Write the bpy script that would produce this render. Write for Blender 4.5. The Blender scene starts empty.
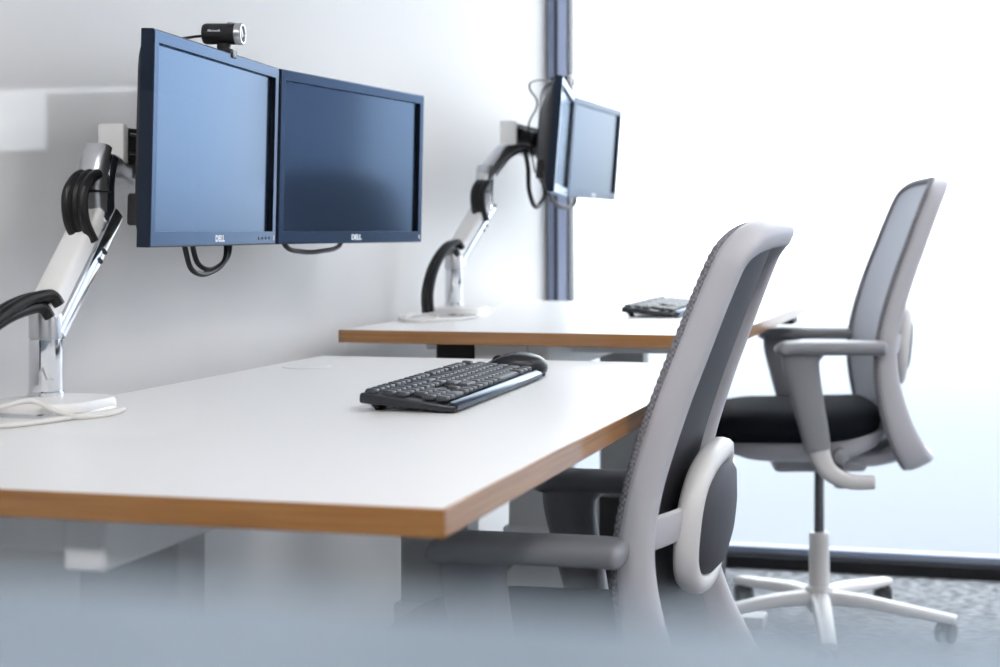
import bpy, bmesh, math, random
from mathutils import Vector, Matrix
random.seed(7)
PI = math.pi
SC = bpy.context.scene
COL = SC.collection

# ------------------------------------------------------------------ camera, world, exposure
cd = bpy.data.cameras.new('camera')
cam = bpy.data.objects.new('camera', cd)
COL.objects.link(cam)
cam.location = (1.2975, 0.0, 1.03)
cam.rotation_euler = (PI / 2, 0, math.radians(12.33))
cd.sensor_fit = 'HORIZONTAL'
cd.sensor_width = 36.0
cd.lens = 50.4
cd.shift_x = -0.18
cd.shift_y = -0.1025
cd.clip_start = 0.02
cd.dof.use_dof = True
cd.dof.focus_distance = 2.12
cd.dof.aperture_fstop = 4.0
SC.camera = cam

wd = bpy.data.worlds.new('world')
SC.world = wd
wd.use_nodes = True
bg = wd.node_tree.nodes['Background']
bg.inputs[0].default_value = (0.92, 0.965, 1.0, 1)     # bright overcast sky
bg.inputs[1].default_value = 3.6

SC.view_settings.view_transform = 'Standard'
SC.view_settings.look = 'None'
SC.view_settings.exposure = 0.70
SC.view_settings.gamma = 1.0
SC.view_settings.use_curve_mapping = False
SC.cycles.use_denoising = True
SC.cycles.max_bounces = 10
SC.cycles.transparent_max_bounces = 16
SC.cycles.sample_clamp_indirect = 6.0

ROOM_LAMP = 9.0         # ceiling panels of the room

OFFICE_FILL = 48.0       # fill panels added behind the camera to brighten wall and chairs

# ------------------------------------------------------------------ materials
def mat(name, col, rough=0.5, metal=0.0, spec=0.5, tint=None, var=0.04, vscale=30.0, bump=0.0, bscale=200.0, coat=0.0):
    m = bpy.data.materials.new(name)
    m.use_nodes = True
    nt = m.node_tree
    b = nt.nodes['Principled BSDF']
    tc = nt.nodes.new('ShaderNodeTexCoord')
    nz = nt.nodes.new('ShaderNodeTexNoise')
    nz.inputs['Scale'].default_value = vscale
    nz.inputs['Detail'].default_value = 4
    nt.links.new(tc.outputs['Object'], nz.inputs['Vector'])
    mp = nt.nodes.new('ShaderNodeMix')
    mp.data_type = 'RGBA'
    mp.inputs[6].default_value = (*[max(0, c * (1 - var)) for c in col], 1)
    mp.inputs[7].default_value = (*[min(1, c * (1 + var)) for c in col], 1)
    nt.links.new(nz.outputs['Fac'], mp.inputs[0])
    nt.links.new(mp.outputs[2], b.inputs['Base Color'])
    b.inputs['Roughness'].default_value = rough
    b.inputs['Metallic'].default_value = metal
    b.inputs['Specular IOR Level'].default_value = spec
    if tint:
        b.inputs['Specular Tint'].default_value = (*tint, 1)
    if coat:
        b.inputs['Coat Weight'].default_value = coat
        b.inputs['Coat Roughness'].default_value = 0.1
    if bump:
        n2 = nt.nodes.new('ShaderNodeTexNoise')
        n2.inputs['Scale'].default_value = bscale
        n2.inputs['Detail'].default_value = 3
        nt.links.new(tc.outputs['Object'], n2.inputs['Vector'])
        bp = nt.nodes.new('ShaderNodeBump')
        bp.inputs['Strength'].default_value = bump
        bp.inputs['Distance'].default_value = 0.002
        nt.links.new(n2.outputs['Fac'], bp.inputs['Height'])
        nt.links.new(bp.outputs['Normal'], b.inputs['Normal'])
    return m

def emit(name, col, strength):
    m = bpy.data.materials.new(name)
    m.use_nodes = True
    nt = m.node_tree
    b = nt.nodes['Principled BSDF']
    b.inputs['Base Color'].default_value = (0.8, 0.82, 0.84, 1)
    b.inputs['Roughness'].default_value = 0.45
    b.inputs['Emission Color'].default_value = (*col, 1)
    b.inputs['Emission Strength'].default_value = strength
    return m

def wood_mat(name, along):
    m = bpy.data.materials.new(name)
    m.use_nodes = True
    nt = m.node_tree
    b = nt.nodes['Principled BSDF']
    tc = nt.nodes.new('ShaderNodeTexCoord')
    mp = nt.nodes.new('ShaderNodeMapping')
    sc = [60, 60, 220]
    sc[along] = 4
    mp.inputs['Scale'].default_value = sc
    nz = nt.nodes.new('ShaderNodeTexNoise')
    nz.inputs['Scale'].default_value = 1.0
    nz.inputs['Detail'].default_value = 6
    nz.inputs['Roughness'].default_value = 0.65
    cr = nt.nodes.new('ShaderNodeValToRGB')
    cr.color_ramp.elements[0].position = 0.3
    cr.color_ramp.elements[0].color = (0.27, 0.112, 0.028, 1)
    cr.color_ramp.elements[1].position = 0.72
    cr.color_ramp.elements[1].color = (0.46, 0.22, 0.066, 1)
    nt.links.new(tc.outputs['Object'], mp.inputs['Vector'])
    nt.links.new(mp.outputs[0], nz.inputs['Vector'])
    nt.links.new(nz.outputs['Fac'], cr.inputs[0])
    nt.links.new(cr.outputs[0], b.inputs['Base Color'])
    b.inputs['Roughness'].default_value = 0.12
    b.inputs['Specular IOR Level'].default_value = 0.8
    return m

def knit_mat():
    """two-tone stitched edge"""
    m = bpy.data.materials.new('woven_edge')
    m.use_nodes = True
    nt = m.node_tree
    b = nt.nodes['Principled BSDF']
    tc = nt.nodes.new('ShaderNodeTexCoord')
    ck = nt.nodes.new('ShaderNodeTexChecker')
    ck.inputs['Color1'].default_value = (0.30, 0.29, 0.32, 1)
    ck.inputs['Color2'].default_value = (0.15, 0.147, 0.16, 1)
    ck.inputs['Scale'].default_value = 260
    nt.links.new(tc.outputs['Object'], ck.inputs['Vector'])
    nt.links.new(ck.outputs[0], b.inputs['Base Color'])
    b.inputs['Roughness'].default_value = 0.9
    b.inputs['Specular IOR Level'].default_value = 0.2
    return m

def carpet_mat():
    m = bpy.data.materials.new('carpet')
    m.use_nodes = True
    nt = m.node_tree
    b = nt.nodes['Principled BSDF']
    tc = nt.nodes.new('ShaderNodeTexCoord')
    mp = nt.nodes.new('ShaderNodeMapping')
    mp.inputs['Rotation'].default_value = (0, 0, 0.35)
    mp.inputs['Scale'].default_value = (30, 120, 14)
    nz = nt.nodes.new('ShaderNodeTexNoise')
    nz.inputs['Scale'].default_value = 1.0
    nz.inputs['Detail'].default_value = 5
    n2 = nt.nodes.new('ShaderNodeTexNoise')
    n2.inputs['Scale'].default_value = 320
    cr = nt.nodes.new('ShaderNodeValToRGB')
    cr.color_ramp.elements[0].position = 0.38
    cr.color_ramp.elements[0].color = (0.05, 0.055, 0.065, 1)
    cr.color_ramp.elements[1].position = 0.66
    cr.color_ramp.elements[1].color = (0.42, 0.44, 0.46, 1)
    nt.links.new(tc.outputs['Object'], mp.inputs['Vector'])
    nt.links.new(mp.outputs[0], nz.inputs['Vector'])
    nt.links.new(tc.outputs['Object'], n2.inputs['Vector'])
    nt.links.new(nz.outputs['Fac'], cr.inputs[0])
    nt.links.new(cr.outputs[0], b.inputs['Base Color'])
    bp = nt.nodes.new('ShaderNodeBump')
    bp.inputs['Strength'].default_value = 0.5
    bp.inputs['Distance'].default_value = 0.004
    nt.links.new(n2.outputs['Fac'], bp.inputs['Height'])
    nt.links.new(bp.outputs['Normal'], b.inputs['Normal'])
    b.inputs['Roughness'].default_value = 0.95
    b.inputs['Specular IOR Level'].default_value = 0.15
    return m

def pane_mat():
    """clear office glass: straight-through plus a Fresnel reflection"""
    m = bpy.data.materials.new('clear_glass')
    m.use_nodes = True
    nt = m.node_tree
    nt.nodes.clear()
    out = nt.nodes.new('ShaderNodeOutputMaterial')
    tr = nt.nodes.new('ShaderNodeBsdfTransparent')
    tr.inputs[0].default_value = (0.99, 0.992, 0.992, 1)
    gl = nt.nodes.new('ShaderNodeBsdfGlossy')
    gl.inputs['Roughness'].default_value = 0.0
    fr = nt.nodes.new('ShaderNodeFresnel')
    fr.inputs['IOR'].default_value = 1.33
    mx = nt.nodes.new('ShaderNodeMixShader')
    nt.links.new(fr.outputs[0], mx.inputs[0])
    nt.links.new(tr.outputs[0], mx.inputs[1])
    nt.links.new(gl.outputs[0], mx.inputs[2])
    nt.links.new(mx.outputs[0], out.inputs[0])
    return m

def frosted_window():
    """etched window glass: daylight from outside comes through scattered"""
    m = bpy.data.materials.new('etched_window_glass')
    m.use_nodes = True
    nt = m.node_tree
    nt.nodes.clear()
    out = nt.nodes.new('ShaderNodeOutputMaterial')
    tl = nt.nodes.new('ShaderNodeBsdfTranslucent')
    tl.inputs[0].default_value = (0.93, 0.95, 0.97, 1)
    rf = nt.nodes.new('ShaderNodeBsdfRefraction')
    rf.inputs['Color'].default_value = (0.95, 0.97, 0.99, 1)
    rf.inputs['Roughness'].default_value = 0.68
    rf.inputs['IOR'].default_value = 1.15
    mx = nt.nodes.new('ShaderNodeMixShader')
    mx.inputs[0].default_value = 0.90
    nt.links.new(tl.outputs[0], mx.inputs[1])
    nt.links.new(rf.outputs[0], mx.inputs[2])
    nt.links.new(mx.outputs[0], out.inputs[0])
    return m

def dim_blind_mat():
    m = bpy.data.materials.new('dim_blind_fabric')
    m.use_nodes = True
    nt = m.node_tree
    nt.nodes.clear()
    out = nt.nodes.new('ShaderNodeOutputMaterial')
    tl = nt.nodes.new('ShaderNodeBsdfTranslucent')
    tl.inputs[0].default_value = (0.50, 0.54, 0.60, 1)
    df = nt.nodes.new('ShaderNodeBsdfDiffuse')
    df.inputs[0].default_value = (0.45, 0.47, 0.50, 1)
    mx = nt.nodes.new('ShaderNodeAddShader')
    nt.links.new(tl.outputs[0], mx.inputs[0])
    nt.links.new(df.outputs[0], mx.inputs[1])
    nt.links.new(mx.outputs[0], out.inputs[0])
    return m

def coated(name, base, gloss, rough, ior):
    """dark plastic under a blue anti-glare coating"""
    m = bpy.data.materials.new(name)
    m.use_nodes = True
    nt = m.node_tree
    nt.nodes.clear()
    out = nt.nodes.new('ShaderNodeOutputMaterial')
    df = nt.nodes.new('ShaderNodeBsdfDiffuse')
    tc = nt.nodes.new('ShaderNodeTexCoord')
    nz = nt.nodes.new('ShaderNodeTexNoise')
    nz.inputs['Scale'].default_value = 40
    cr = nt.nodes.new('ShaderNodeValToRGB')
    cr.color_ramp.elements[0].color = (*[c * .9 for c in base], 1)
    cr.color_ramp.elements[1].color = (*[c * 1.1 for c in base], 1)
    nt.links.new(tc.outputs['Object'], nz.inputs['Vector'])
    nt.links.new(nz.outputs['Fac'], cr.inputs[0])
    nt.links.new(cr.outputs[0], df.inputs[0])
    gl = nt.nodes.new('ShaderNodeBsdfGlossy')
    lw = nt.nodes.new('ShaderNodeLayerWeight')
    lw.inputs['Blend'].default_value = 0.5
    cg = nt.nodes.new('ShaderNodeValToRGB')           # the coating loses its blue at glancing angles
    cg.color_ramp.elements[0].position = 0.60
    cg.color_ramp.elements[0].color = (*gloss, 1)
    cg.color_ramp.elements[1].position = 0.72
    cg.color_ramp.elements[1].color = (0.62, 0.69, 0.78, 1)
    nt.links.new(lw.outputs['Facing'], cg.inputs[0])
    nt.links.new(cg.outputs[0], gl.inputs['Color'])
    gl.inputs['Roughness'].default_value = rough
    fr = nt.nodes.new('ShaderNodeFresnel')
    fr.inputs['IOR'].default_value = ior
    mx = nt.nodes.new('ShaderNodeMixShader')
    nt.links.new(fr.outputs[0], mx.inputs[0])
    nt.links.new(df.outputs[0], mx.inputs[1])
    nt.links.new(gl.outputs[0], mx.inputs[2])
    nt.links.new(mx.outputs[0], out.inputs[0])
    return m

def frost_mat():
    """matt privacy film: scatters light from both sides"""
    m = bpy.data.materials.new('frosted_film')
    m.use_nodes = True
    nt = m.node_tree
    nt.nodes.clear()
    out = nt.nodes.new('ShaderNodeOutputMaterial')
    df = nt.nodes.new('ShaderNodeBsdfDiffuse')
    tl = nt.nodes.new('ShaderNodeBsdfTranslucent')
    tr = nt.nodes.new('ShaderNodeBsdfTransparent')
    tc = nt.nodes.new('ShaderNodeTexCoord')
    nz = nt.nodes.new('ShaderNodeTexNoise')
    nz.inputs['Scale'].default_value = 3
    cr = nt.nodes.new('ShaderNodeValToRGB')
    cr.color_ramp.elements[0].color = (0.78, 0.85, 0.91, 1)
    cr.color_ramp.elements[1].color = (0.82, 0.89, 0.95, 1)
    nt.links.new(tc.outputs['Object'], nz.inputs['Vector'])
    nt.links.new(nz.outputs['Fac'], cr.inputs[0])
    nt.links.new(cr.outputs[0], df.inputs[0])
    nt.links.new(cr.outputs[0], tl.inputs[0])
    rf = nt.nodes.new('ShaderNodeBsdfRefraction')
    rf.inputs['Color'].default_value = (0.93, 0.97, 1.0, 1)
    rf.inputs['Roughness'].default_value = 0.75
    rf.inputs['IOR'].default_value = 1.1
    m1 = nt.nodes.new('ShaderNodeMixShader')
    m1.inputs[0].default_value = 0.7
    m3 = nt.nodes.new('ShaderNodeMixShader')
    m3.inputs[0].default_value = 0.6
    m2 = nt.nodes.new('ShaderNodeMixShader')
    m2.inputs[0].default_value = 0.05
    nt.links.new(df.outputs[0], m1.inputs[1])
    nt.links.new(tl.outputs[0], m1.inputs[2])
    nt.links.new(m1.outputs[0], m3.inputs[1])
    nt.links.new(rf.outputs[0], m3.inputs[2])
    nt.links.new(m3.outputs[0], m2.inputs[1])
    nt.links.new(tr.outputs[0], m2.inputs[2])
    nt.links.new(m2.outputs[0], out.inputs[0])
    return m

M = dict(
    wall=mat('white_paint', (0.75, 0.742, 0.738), 0.6, var=0.012, vscale=3, bump=0.05, bscale=350, spec=0.3),
    wall_dk=mat('grey_office_paint', (0.05, 0.05, 0.053), 0.7, var=0.02, vscale=3),
    ceil=mat('ceiling_paint', (0.85, 0.85, 0.85), 0.8, var=0.02),
    carpet=carpet_mat(),
    laminate=mat('white_laminate', (0.83, 0.825, 0.82), 0.36, var=0.01, vscale=8, spec=0.4),
    wood_x=wood_mat('oak_edge_across', 0),
    wood_y=wood_mat('oak_edge_along', 1),
    white_metal=mat('white_powder_coat', (0.78, 0.78, 0.78), 0.4, var=0.015),
    grey_metal=mat('grey_powder_coat', (0.42, 0.43, 0.44), 0.4, var=0.02),
    alu=mat('blue_grey_aluminium', (0.26, 0.31, 0.46), 0.35, metal=0.3, var=0.03),
    alu2=mat('pale_blue_aluminium', (0.42, 0.48, 0.66), 0.35, metal=0.3, var=0.03),
    gasket=mat('dark_gasket', (0.03, 0.035, 0.05), 0.5),
    sill=mat('silver_sill', (0.25, 0.29, 0.38), 0.5, metal=0.2, var=0.03),
    base_dark=mat('black_skirting', (0.006, 0.006, 0.008), 0.7, spec=0.2),
    glass=pane_mat(),
    frost=frost_mat(),
    window=frosted_window(),
    dim_blind=dim_blind_mat(),
    paving=mat('outdoor_paving', (0.085, 0.10, 0.12), 0.9, var=0.15, vscale=1.5),
    lamp_room=emit('room_lamp_diffuser', (1.0, 0.965, 0.94), ROOM_LAMP),
    fill_office=emit('office_fill_diffuser', (1.0, 0.97, 0.95), OFFICE_FILL),
    screen=coated('matt_screen', (0.008, 0.011, 0.017), (0.44, 0.63, 0.95), 0.14, 1.6),
    bezel=coated('navy_black_bezel', (0.005, 0.006, 0.009), (0.42, 0.60, 0.93), 0.28, 1.6),
    strip=coated('palm_strip_plastic', (0.012, 0.014, 0.018), (0.50, 0.58, 0.72), 0.35, 1.5),
    blk=mat('black_plastic', (0.012, 0.012, 0.014), 0.5, spec=0.35, var=0.1, vscale=80),
    dark_reflection=mat('reflection_black', (0.010, 0.012, 0.020), 0.12, var=0.05),
    blkcable=mat('black_cable_rubber', (0.005, 0.005, 0.006), 0.35, var=0.1, spec=0.3),
    key=mat('dark_key_plastic', (0.030, 0.034, 0.043), 0.45, var=0.06, vscale=120, bump=0.05, bscale=900),
    kbody=mat('black_keyboard_plastic', (0.014, 0.016, 0.022), 0.35, var=0.06, vscale=80),
    logo=mat('white_print', (0.75, 0.78, 0.82), 0.5, var=0.01),
    mark=mat('grey_print', (0.35, 0.40, 0.48), 0.5, var=0.01),
    chrome=mat('polished_chrome', (0.75, 0.77, 0.80), 0.10, metal=1.0, var=0.01),
    silver=mat('satin_silver', (0.55, 0.56, 0.58), 0.3, metal=0.85, var=0.02),
    satin=mat('satin_grey_metal', (0.50, 0.51, 0.53), 0.35, metal=0.3, var=0.02),
    cream=mat('white_cord', (0.72, 0.70, 0.67), 0.5, var=0.02),
    whiteplastic=mat('white_plastic', (0.82, 0.81, 0.80), 0.35, var=0.015),
    frame=mat('light_grey_plastic', (0.51, 0.50, 0.535), 0.45, var=0.02, bump=0.04, bscale=500),
    frame2=mat('pale_grey_plastic', (0.66, 0.645, 0.64), 0.4, var=0.02),
    fabric=mat('grey_blue_fabric', (0.42, 0.43, 0.475), 0.85, var=0.14, vscale=260, bump=0.35, bscale=700, spec=0.2),
    knit=knit_mat(),
    dark=mat('charcoal_membrane', (0.026, 0.025, 0.032), 0.6, var=0.08, vscale=200, bump=0.2, bscale=600),
    seatf=mat('charcoal_blue_seat_fabric', (0.004, 0.0055, 0.009), 0.9, var=0.15, vscale=300, bump=0.3, bscale=700, spec=0.12),
    pad=mat('charcoal_pad', (0.055, 0.055, 0.068), 0.65, var=0.06, vscale=200, bump=0.1, bscale=500),
    armp=mat('grey_arm_plastic', (0.25, 0.255, 0.275), 0.42, var=0.03, vscale=60, bump=0.04, bscale=400),
    armd=mat('dark_arm_plastic', (0.055, 0.054, 0.054), 0.42, var=0.03, vscale=60, bump=0.04, bscale=400),
    rod=mat('dark_steel_rod', (0.16, 0.16, 0.17), 0.25, metal=0.8, var=0.02),
    lens=mat('lens_glass', (0.01, 0.01, 0.03), 0.08, spec=0.8),
    cab=mat('pale_grey_cabinet', (0.55, 0.54, 0.53), 0.5, var=0.02),
    liner=mat('pale_bin_liner', (0.62, 0.64, 0.66), 0.4, var=0.05),
)

# ------------------------------------------------------------------ geometry helpers
def link(name, bm, m, parent=None, sharp=35, recalc=True):
    if recalc:
        bmesh.ops.recalc_face_normals(bm, faces=bm.faces[:])
    me = bpy.data.meshes.new(name)
    bm.to_mesh(me)
    bm.free()
    for p in me.polygons:
        p.use_smooth = True
    me.set_sharp_from_angle(angle=math.radians(sharp))
    if m is not None:
        me.materials.append(M[m])
    o = bpy.data.objects.new(name, me)
    COL.objects.link(o)
    if parent is not None:
        o.parent = parent
    return o

def again(src, parent, loc=None, rz=None, scale=None):
    o = src.copy()
    COL.objects.link(o)
    o.parent = parent
    if loc is not None:
        o.location = loc
    if rz is not None:
        o.rotation_euler = (0, 0, rz)
    if scale is not None:
        o.scale = scale
    return o

def thing(name, label, cat, loc=(0, 0, 0), rz=0.0, group=None):
    o = bpy.data.objects.new(name, None)
    o.empty_display_size = 0.05
    COL.objects.link(o)
    o.location = loc
    o.rotation_euler = (0, 0, rz)
    o['label'] = label
    o['category'] = cat
    if group:
        o['group'] = group
    return o

def tag(o, label, cat, group=None):
    o['label'] = label
    o['category'] = cat
    if group:
        o['group'] = group
    return o

def struct(o):
    o['kind'] = 'structure'
    return o

def box(lo, hi, bev=0.0, seg=2, bm=None):
    own = bm is None
    b = bmesh.new()
    bmesh.ops.create_cube(b, size=1.0)
    lo, hi = Vector(lo), Vector(hi)
    for v in b.verts:
        v.co = Vector([lo[i] + (v.co[i] + 0.5) * (hi[i] - lo[i]) for i in range(3)])
    if bev > 0:
        bmesh.ops.bevel(b, geom=b.edges[:], offset=bev, segments=seg, profile=0.5, affect='EDGES')
    if own:
        return b
    return merge(bm, b)

def merge(bm, b):
    me = bpy.data.meshes.new('tmp')
    b.to_mesh(me)
    b.free()
    bm.from_mesh(me)
    bpy.data.meshes.remove(me)
    return bm

def super_ring(a, b, n, e=2.0):
    pts = []
    for i in range(n):
        t = 2 * PI * i / n
        c, s = math.cos(t), math.sin(t)
        pts.append((a * math.copysign(abs(c) ** (2 / e), c), b * math.copysign(abs(s) ** (2 / e), s)))
    return pts

def loft(rings, bm=None, closed_ends=True):
    """rings: list of equally long lists of 3D points"""
    bm = bm or bmesh.new()
    vs = [[bm.verts.new(p) for p in r] for r in rings]
    n = len(rings[0])
    for a, b in zip(vs[:-1], vs[1:]):
        for i in range(n):
            bm.faces.new((a[i], a[(i + 1) % n], b[(i + 1) % n], b[i]))
    if closed_ends:
        bm.faces.new(list(reversed(vs[0])))
        bm.faces.new(vs[-1])
    return bm

def smooth_path(pts, per=8, closed=False):
    """Catmull-Rom through the points (any dimension)"""
    out = []
    n = len(pts)
    rng = n if closed else n - 1
    for i in range(rng):
        if closed:
            p = [pts[(i + k) % n] for k in (-1, 0, 1, 2)]
        else:
            p = [pts[max(0, i - 1)], pts[i], pts[i + 1], pts[min(n - 1, i + 2)]]
        for j in range(per):
            t = j / per
            out.append(tuple(0.5 * (2 * b + (c - a) * t + (2 * a - 5 * b + 4 * c - d) * t * t + (3 * b - a - 3 * c + d) * t ** 3)
                             for a, b, c, d in zip(*p)))
    if not closed:
        out.append(tuple(pts[-1]))
    return out

def sweep(path, sizes, ref=(0, 1, 0), n=12, e=2.0, bm=None, closed=False, normals=None):
    """path of 3D points, sizes (a, b) per point: a along ref x tangent, b along ref"""
    P = [Vector(p) for p in path]
    k = len(P)
    rings = []
    for i in range(k):
        if closed:
            t = P[(i + 1) % k] - P[i - 1]
        else:
            t = P[min(k - 1, i + 1)] - P[max(0, i - 1)]
        t.normalize()
        r = Vector(normals[i]) if normals else Vector(ref)
        r = (r - t * r.dot(t))
        if r.length < 1e-5:
            r = t.orthogonal()
        r.normalize()
        o = r.cross(t)
        s = sizes[i] if isinstance(sizes, list) else sizes
        if not isinstance(s, tuple):
            s = (s, s)
        rings.append([P[i] + o * x + r * y for x, y in super_ring(s[0], s[1], n, e)])
    if not closed:
        return loft(rings, bm)
    bm = bm or bmesh.new()
    vs = [[bm.verts.new(p) for p in r] for r in rings]
    for q in range(k):
        a, b = vs[q], vs[(q + 1) % k]
        for i in range(n):
            bm.faces.new((a[i], a[(i + 1) % n], b[(i + 1) % n], b[i]))
    return bm

def tube(pts, r, per=8, n=8, bm=None):
    path = smooth_path(pts, per)
    # rotation-minimising frames
    P = [Vector(p) for p in path]
    nr = []
    prev = None
    for i in range(len(P)):
        t = (P[min(len(P) - 1, i + 1)] - P[max(0, i - 1)]).normalized()
        if prev is None:
            prev = t.orthogonal()
        prev = (prev - t * prev.dot(t))
        prev = prev.normalized() if prev.length > 1e-6 else t.orthogonal().normalized()
        nr.append(prev.copy())
    return sweep(path, (r, r), n=n, bm=bm, normals=nr)

def lathe(prof, n=28, bm=None, axis='z'):
    """prof: list of (radius, height)"""
    rings = []
    for r, h in prof:
        ring = []
        for i in range(n):
            t = 2 * PI * i / n
            c, s = r * math.cos(t), r * math.sin(t)
            ring.append((c, s, h) if axis == 'z' else ((h, c, s) if axis == 'x' else (s, h, c)))
        rings.append(ring)
    return loft(rings, bm)

def pillow(a, b, levels, e=3.0, n=40, warp=None, cx=0.0, cy=0.0):
    """stack of superellipse rings: levels = (scale, z)"""
    rings = []
    for s, z in levels:
        ring = []
        for x, y in super_ring(a * s, b * s, n, e):
            p = (cx + x, cy + y, z)
            ring.append(warp(p) if warp else p)
        rings.append(ring)
    return loft(rings)

def text_bm(txt, size, bold=0.0):
    cu = bpy.data.curves.new('txt', 'FONT')
    cu.body = txt
    cu.size = size
    cu.align_x = 'CENTER'
    cu.align_y = 'CENTER'
    cu.extrude = size * 0.02
    cu.offset = bold
    cu.resolution_u = 3
    o = bpy.data.objects.new('txt', cu)
    COL.objects.link(o)
    dg = bpy.context.evaluated_depsgraph_get()
    me = bpy.data.meshes.new_from_object(o.evaluated_get(dg))
    bm = bmesh.new()
    bm.from_mesh(me)
    bpy.data.objects.remove(o)
    bpy.data.curves.remove(cu)
    bpy.data.meshes.remove(me)
    return bm

# ------------------------------------------------------------------ the room
XL, XR = -0.066, 4.0        # left wall, right wall
YW = 4.267                  # window wall
YP = 0.19                   # glass partition
YC = -6.0                   # wall of the open office behind the camera
ZC = 2.7

XO = -6.0                   # far end of the open office behind the camera
struct(link('floor', box((XO - 0.1, YC - 0.1, -0.06), (XR + 0.1, YW + 0.1, 0.0)), 'carpet'))
struct(link('ceiling', box((XO - 0.1, YC - 0.1, ZC), (XR + 0.1, YW + 0.1, ZC + 0.06)), 'ceil'))
struct(link('wall_left', box((XL - 0.1, YP - 0.05, 0), (XL, YW + 0.1, ZC)), 'wall'))
struct(link('wall_right', box((XR, YC - 0.1, 0), (XR + 0.1, YW + 0.1, ZC)), 'wall'))
struct(link('wall_office_front', box((XO, YP - 0.05, 0), (XL - 0.1, YP + 0.05, ZC)), 'wall_dk'))
struct(link('wall_office_left', box((XO - 0.1, YC - 0.1, 0), (XO, YP + 0.05, ZC)), 'wall_dk'))
# office wall behind the camera, with one strip window
b = bmesh.new()
for lo, hi in (((XO, 0, 0), (XR, 0.1, 1.43)), ((XO, 0, 1.79), (XR, 0.1, ZC)), ((-2.92, 0, 1.43), (XR, 0.1, 1.79))):
    box(lo, hi, bm=b)
wb = struct(link('wall_office_back', b, 'wall_dk'))
wb.location = (0, YC - 0.1, 0)
w3 = bpy.data.objects.new('window_3', None)
COL.objects.link(w3)
w3.location = (0, YC, 0)
struct(w3)
b = bmesh.new()
b.faces.new([b.verts.new(p) for p in ((XO, -0.05, 1.44), (-2.93, -0.05, 1.44), (-2.93, -0.05, 1.78), (XO, -0.05, 1.78))])
link('pane', b, 'window', w3, 35, False)
b = bmesh.new()
for lo, hi in (((XO, -0.08, 1.43), (-2.92, 0.01, 1.45)), ((XO, -0.08, 1.775), (-2.92, 0.01, 1.79)), ((-2.94, -0.08, 1.45), (-2.92, 0.01, 1.775))):
    box(lo, hi, bm=b)
link('frame', b, 'sill', w3)

# frosted window: corner post, panes, mullion, sill
w = bpy.data.objects.new('window_1', None)
COL.objects.link(w)
w.location = (0, YW, 0)
struct(w)
def wpart(n, lo, hi, m, bev=0.0015):
    return link(n, box(lo, hi, bev, 1), m, w)
def wpane(n, x0, x1):
    """single scattering surface of the etched glass"""
    b = bmesh.new()
    vs = [b.verts.new(p) for p in ((x0, 0, 0.06), (x1, 0, 0.06), (x1, 0, ZC - 0.06), (x0, 0, ZC - 0.06))]
    b.faces.new(vs)
    return link(n, b, 'window', w, 35, False)
wpart('corner_trim', (XL, -0.010, 0.06), (-0.056, 0.03, ZC), 'white_metal')
wpart('corner_post', (-0.056, -0.028, 0.06), (-0.036, 0.03, ZC), 'alu')
wpart('post_gasket', (-0.036, -0.034, 0.06), (-0.024, 0.03, ZC), 'gasket')
wpart('corner_post', (-0.024, -0.032, 0.06), (0.008, 0.03, ZC), 'alu2')
wpart('post_gasket', (0.008, -0.034, 0.06), (0.015, 0.03, ZC), 'gasket')
wpane('pane', 0.015, 1.50)
wpart('mullion', (1.50, -0.03, 0.06), (1.55, 0.03, ZC), 'alu2')
wpane('pane', 1.55, XR - 0.05)
wpart('added_blind', (1.56, -0.027, 0.72), (XR - 0.06, -0.026, ZC - 0.08), 'dim_blind', 0)  # unseen blind, added to dim what the right near screen reflects
wpart('added_blind_rail', (1.56, -0.034, 0.705), (XR - 0.06, -0.019, 0.725), 'sill', 0.002)
wpart('corner_post', (XR - 0.05, -0.03, 0.06), (XR, 0.03, ZC), 'alu')
wpart('head_rail', (0.017, -0.02, ZC - 0.06), (XR - 0.05, 0.03, ZC), 'alu')
wpart('sill', (XL, -0.020, 0.038), (XR, 0.03, 0.062), 'sill', 0.003)
struct(link('baseboard_back', box((XL, YW - 0.05, 0.0), (XR, YW + 0.03, 0.038), 0.003, 1), 'base_dark'))

# paved ground outside the window
struct(link('ground_outside', box((-60, YW + 0.15, -0.40), (60, 90, -0.30)), 'paving'))

# glass partition with matt film on its lower part
p2 = bpy.data.objects.new('window_2', None)
COL.objects.link(p2)
p2.location = (0, YP, 0)
struct(p2)
link('pane', box((XL, 0.0, 0.03), (2.40, 0.010, ZC - 0.03)), 'glass', p2)
link('pane', box((2.404, 0.0, 0.03), (XR, 0.010, ZC - 0.03)), 'glass', p2)
link('privacy_film', box((XL, 0.0105, 0.03), (2.40, 0.0109, 0.9735)), 'frost', p2)
link('privacy_film', box((2.404, 0.0105, 0.03), (XR, 0.0109, 0.9735)), 'frost', p2)
link('floor_rail', box((XL, -0.015, 0.0), (XR, 0.025, 0.03), 0.002, 1), 'sill', p2)
link('head_rail', box((XL, -0.015, ZC - 0.03), (XR, 0.025, ZC), 0.002, 1), 'sill', p2)

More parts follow.
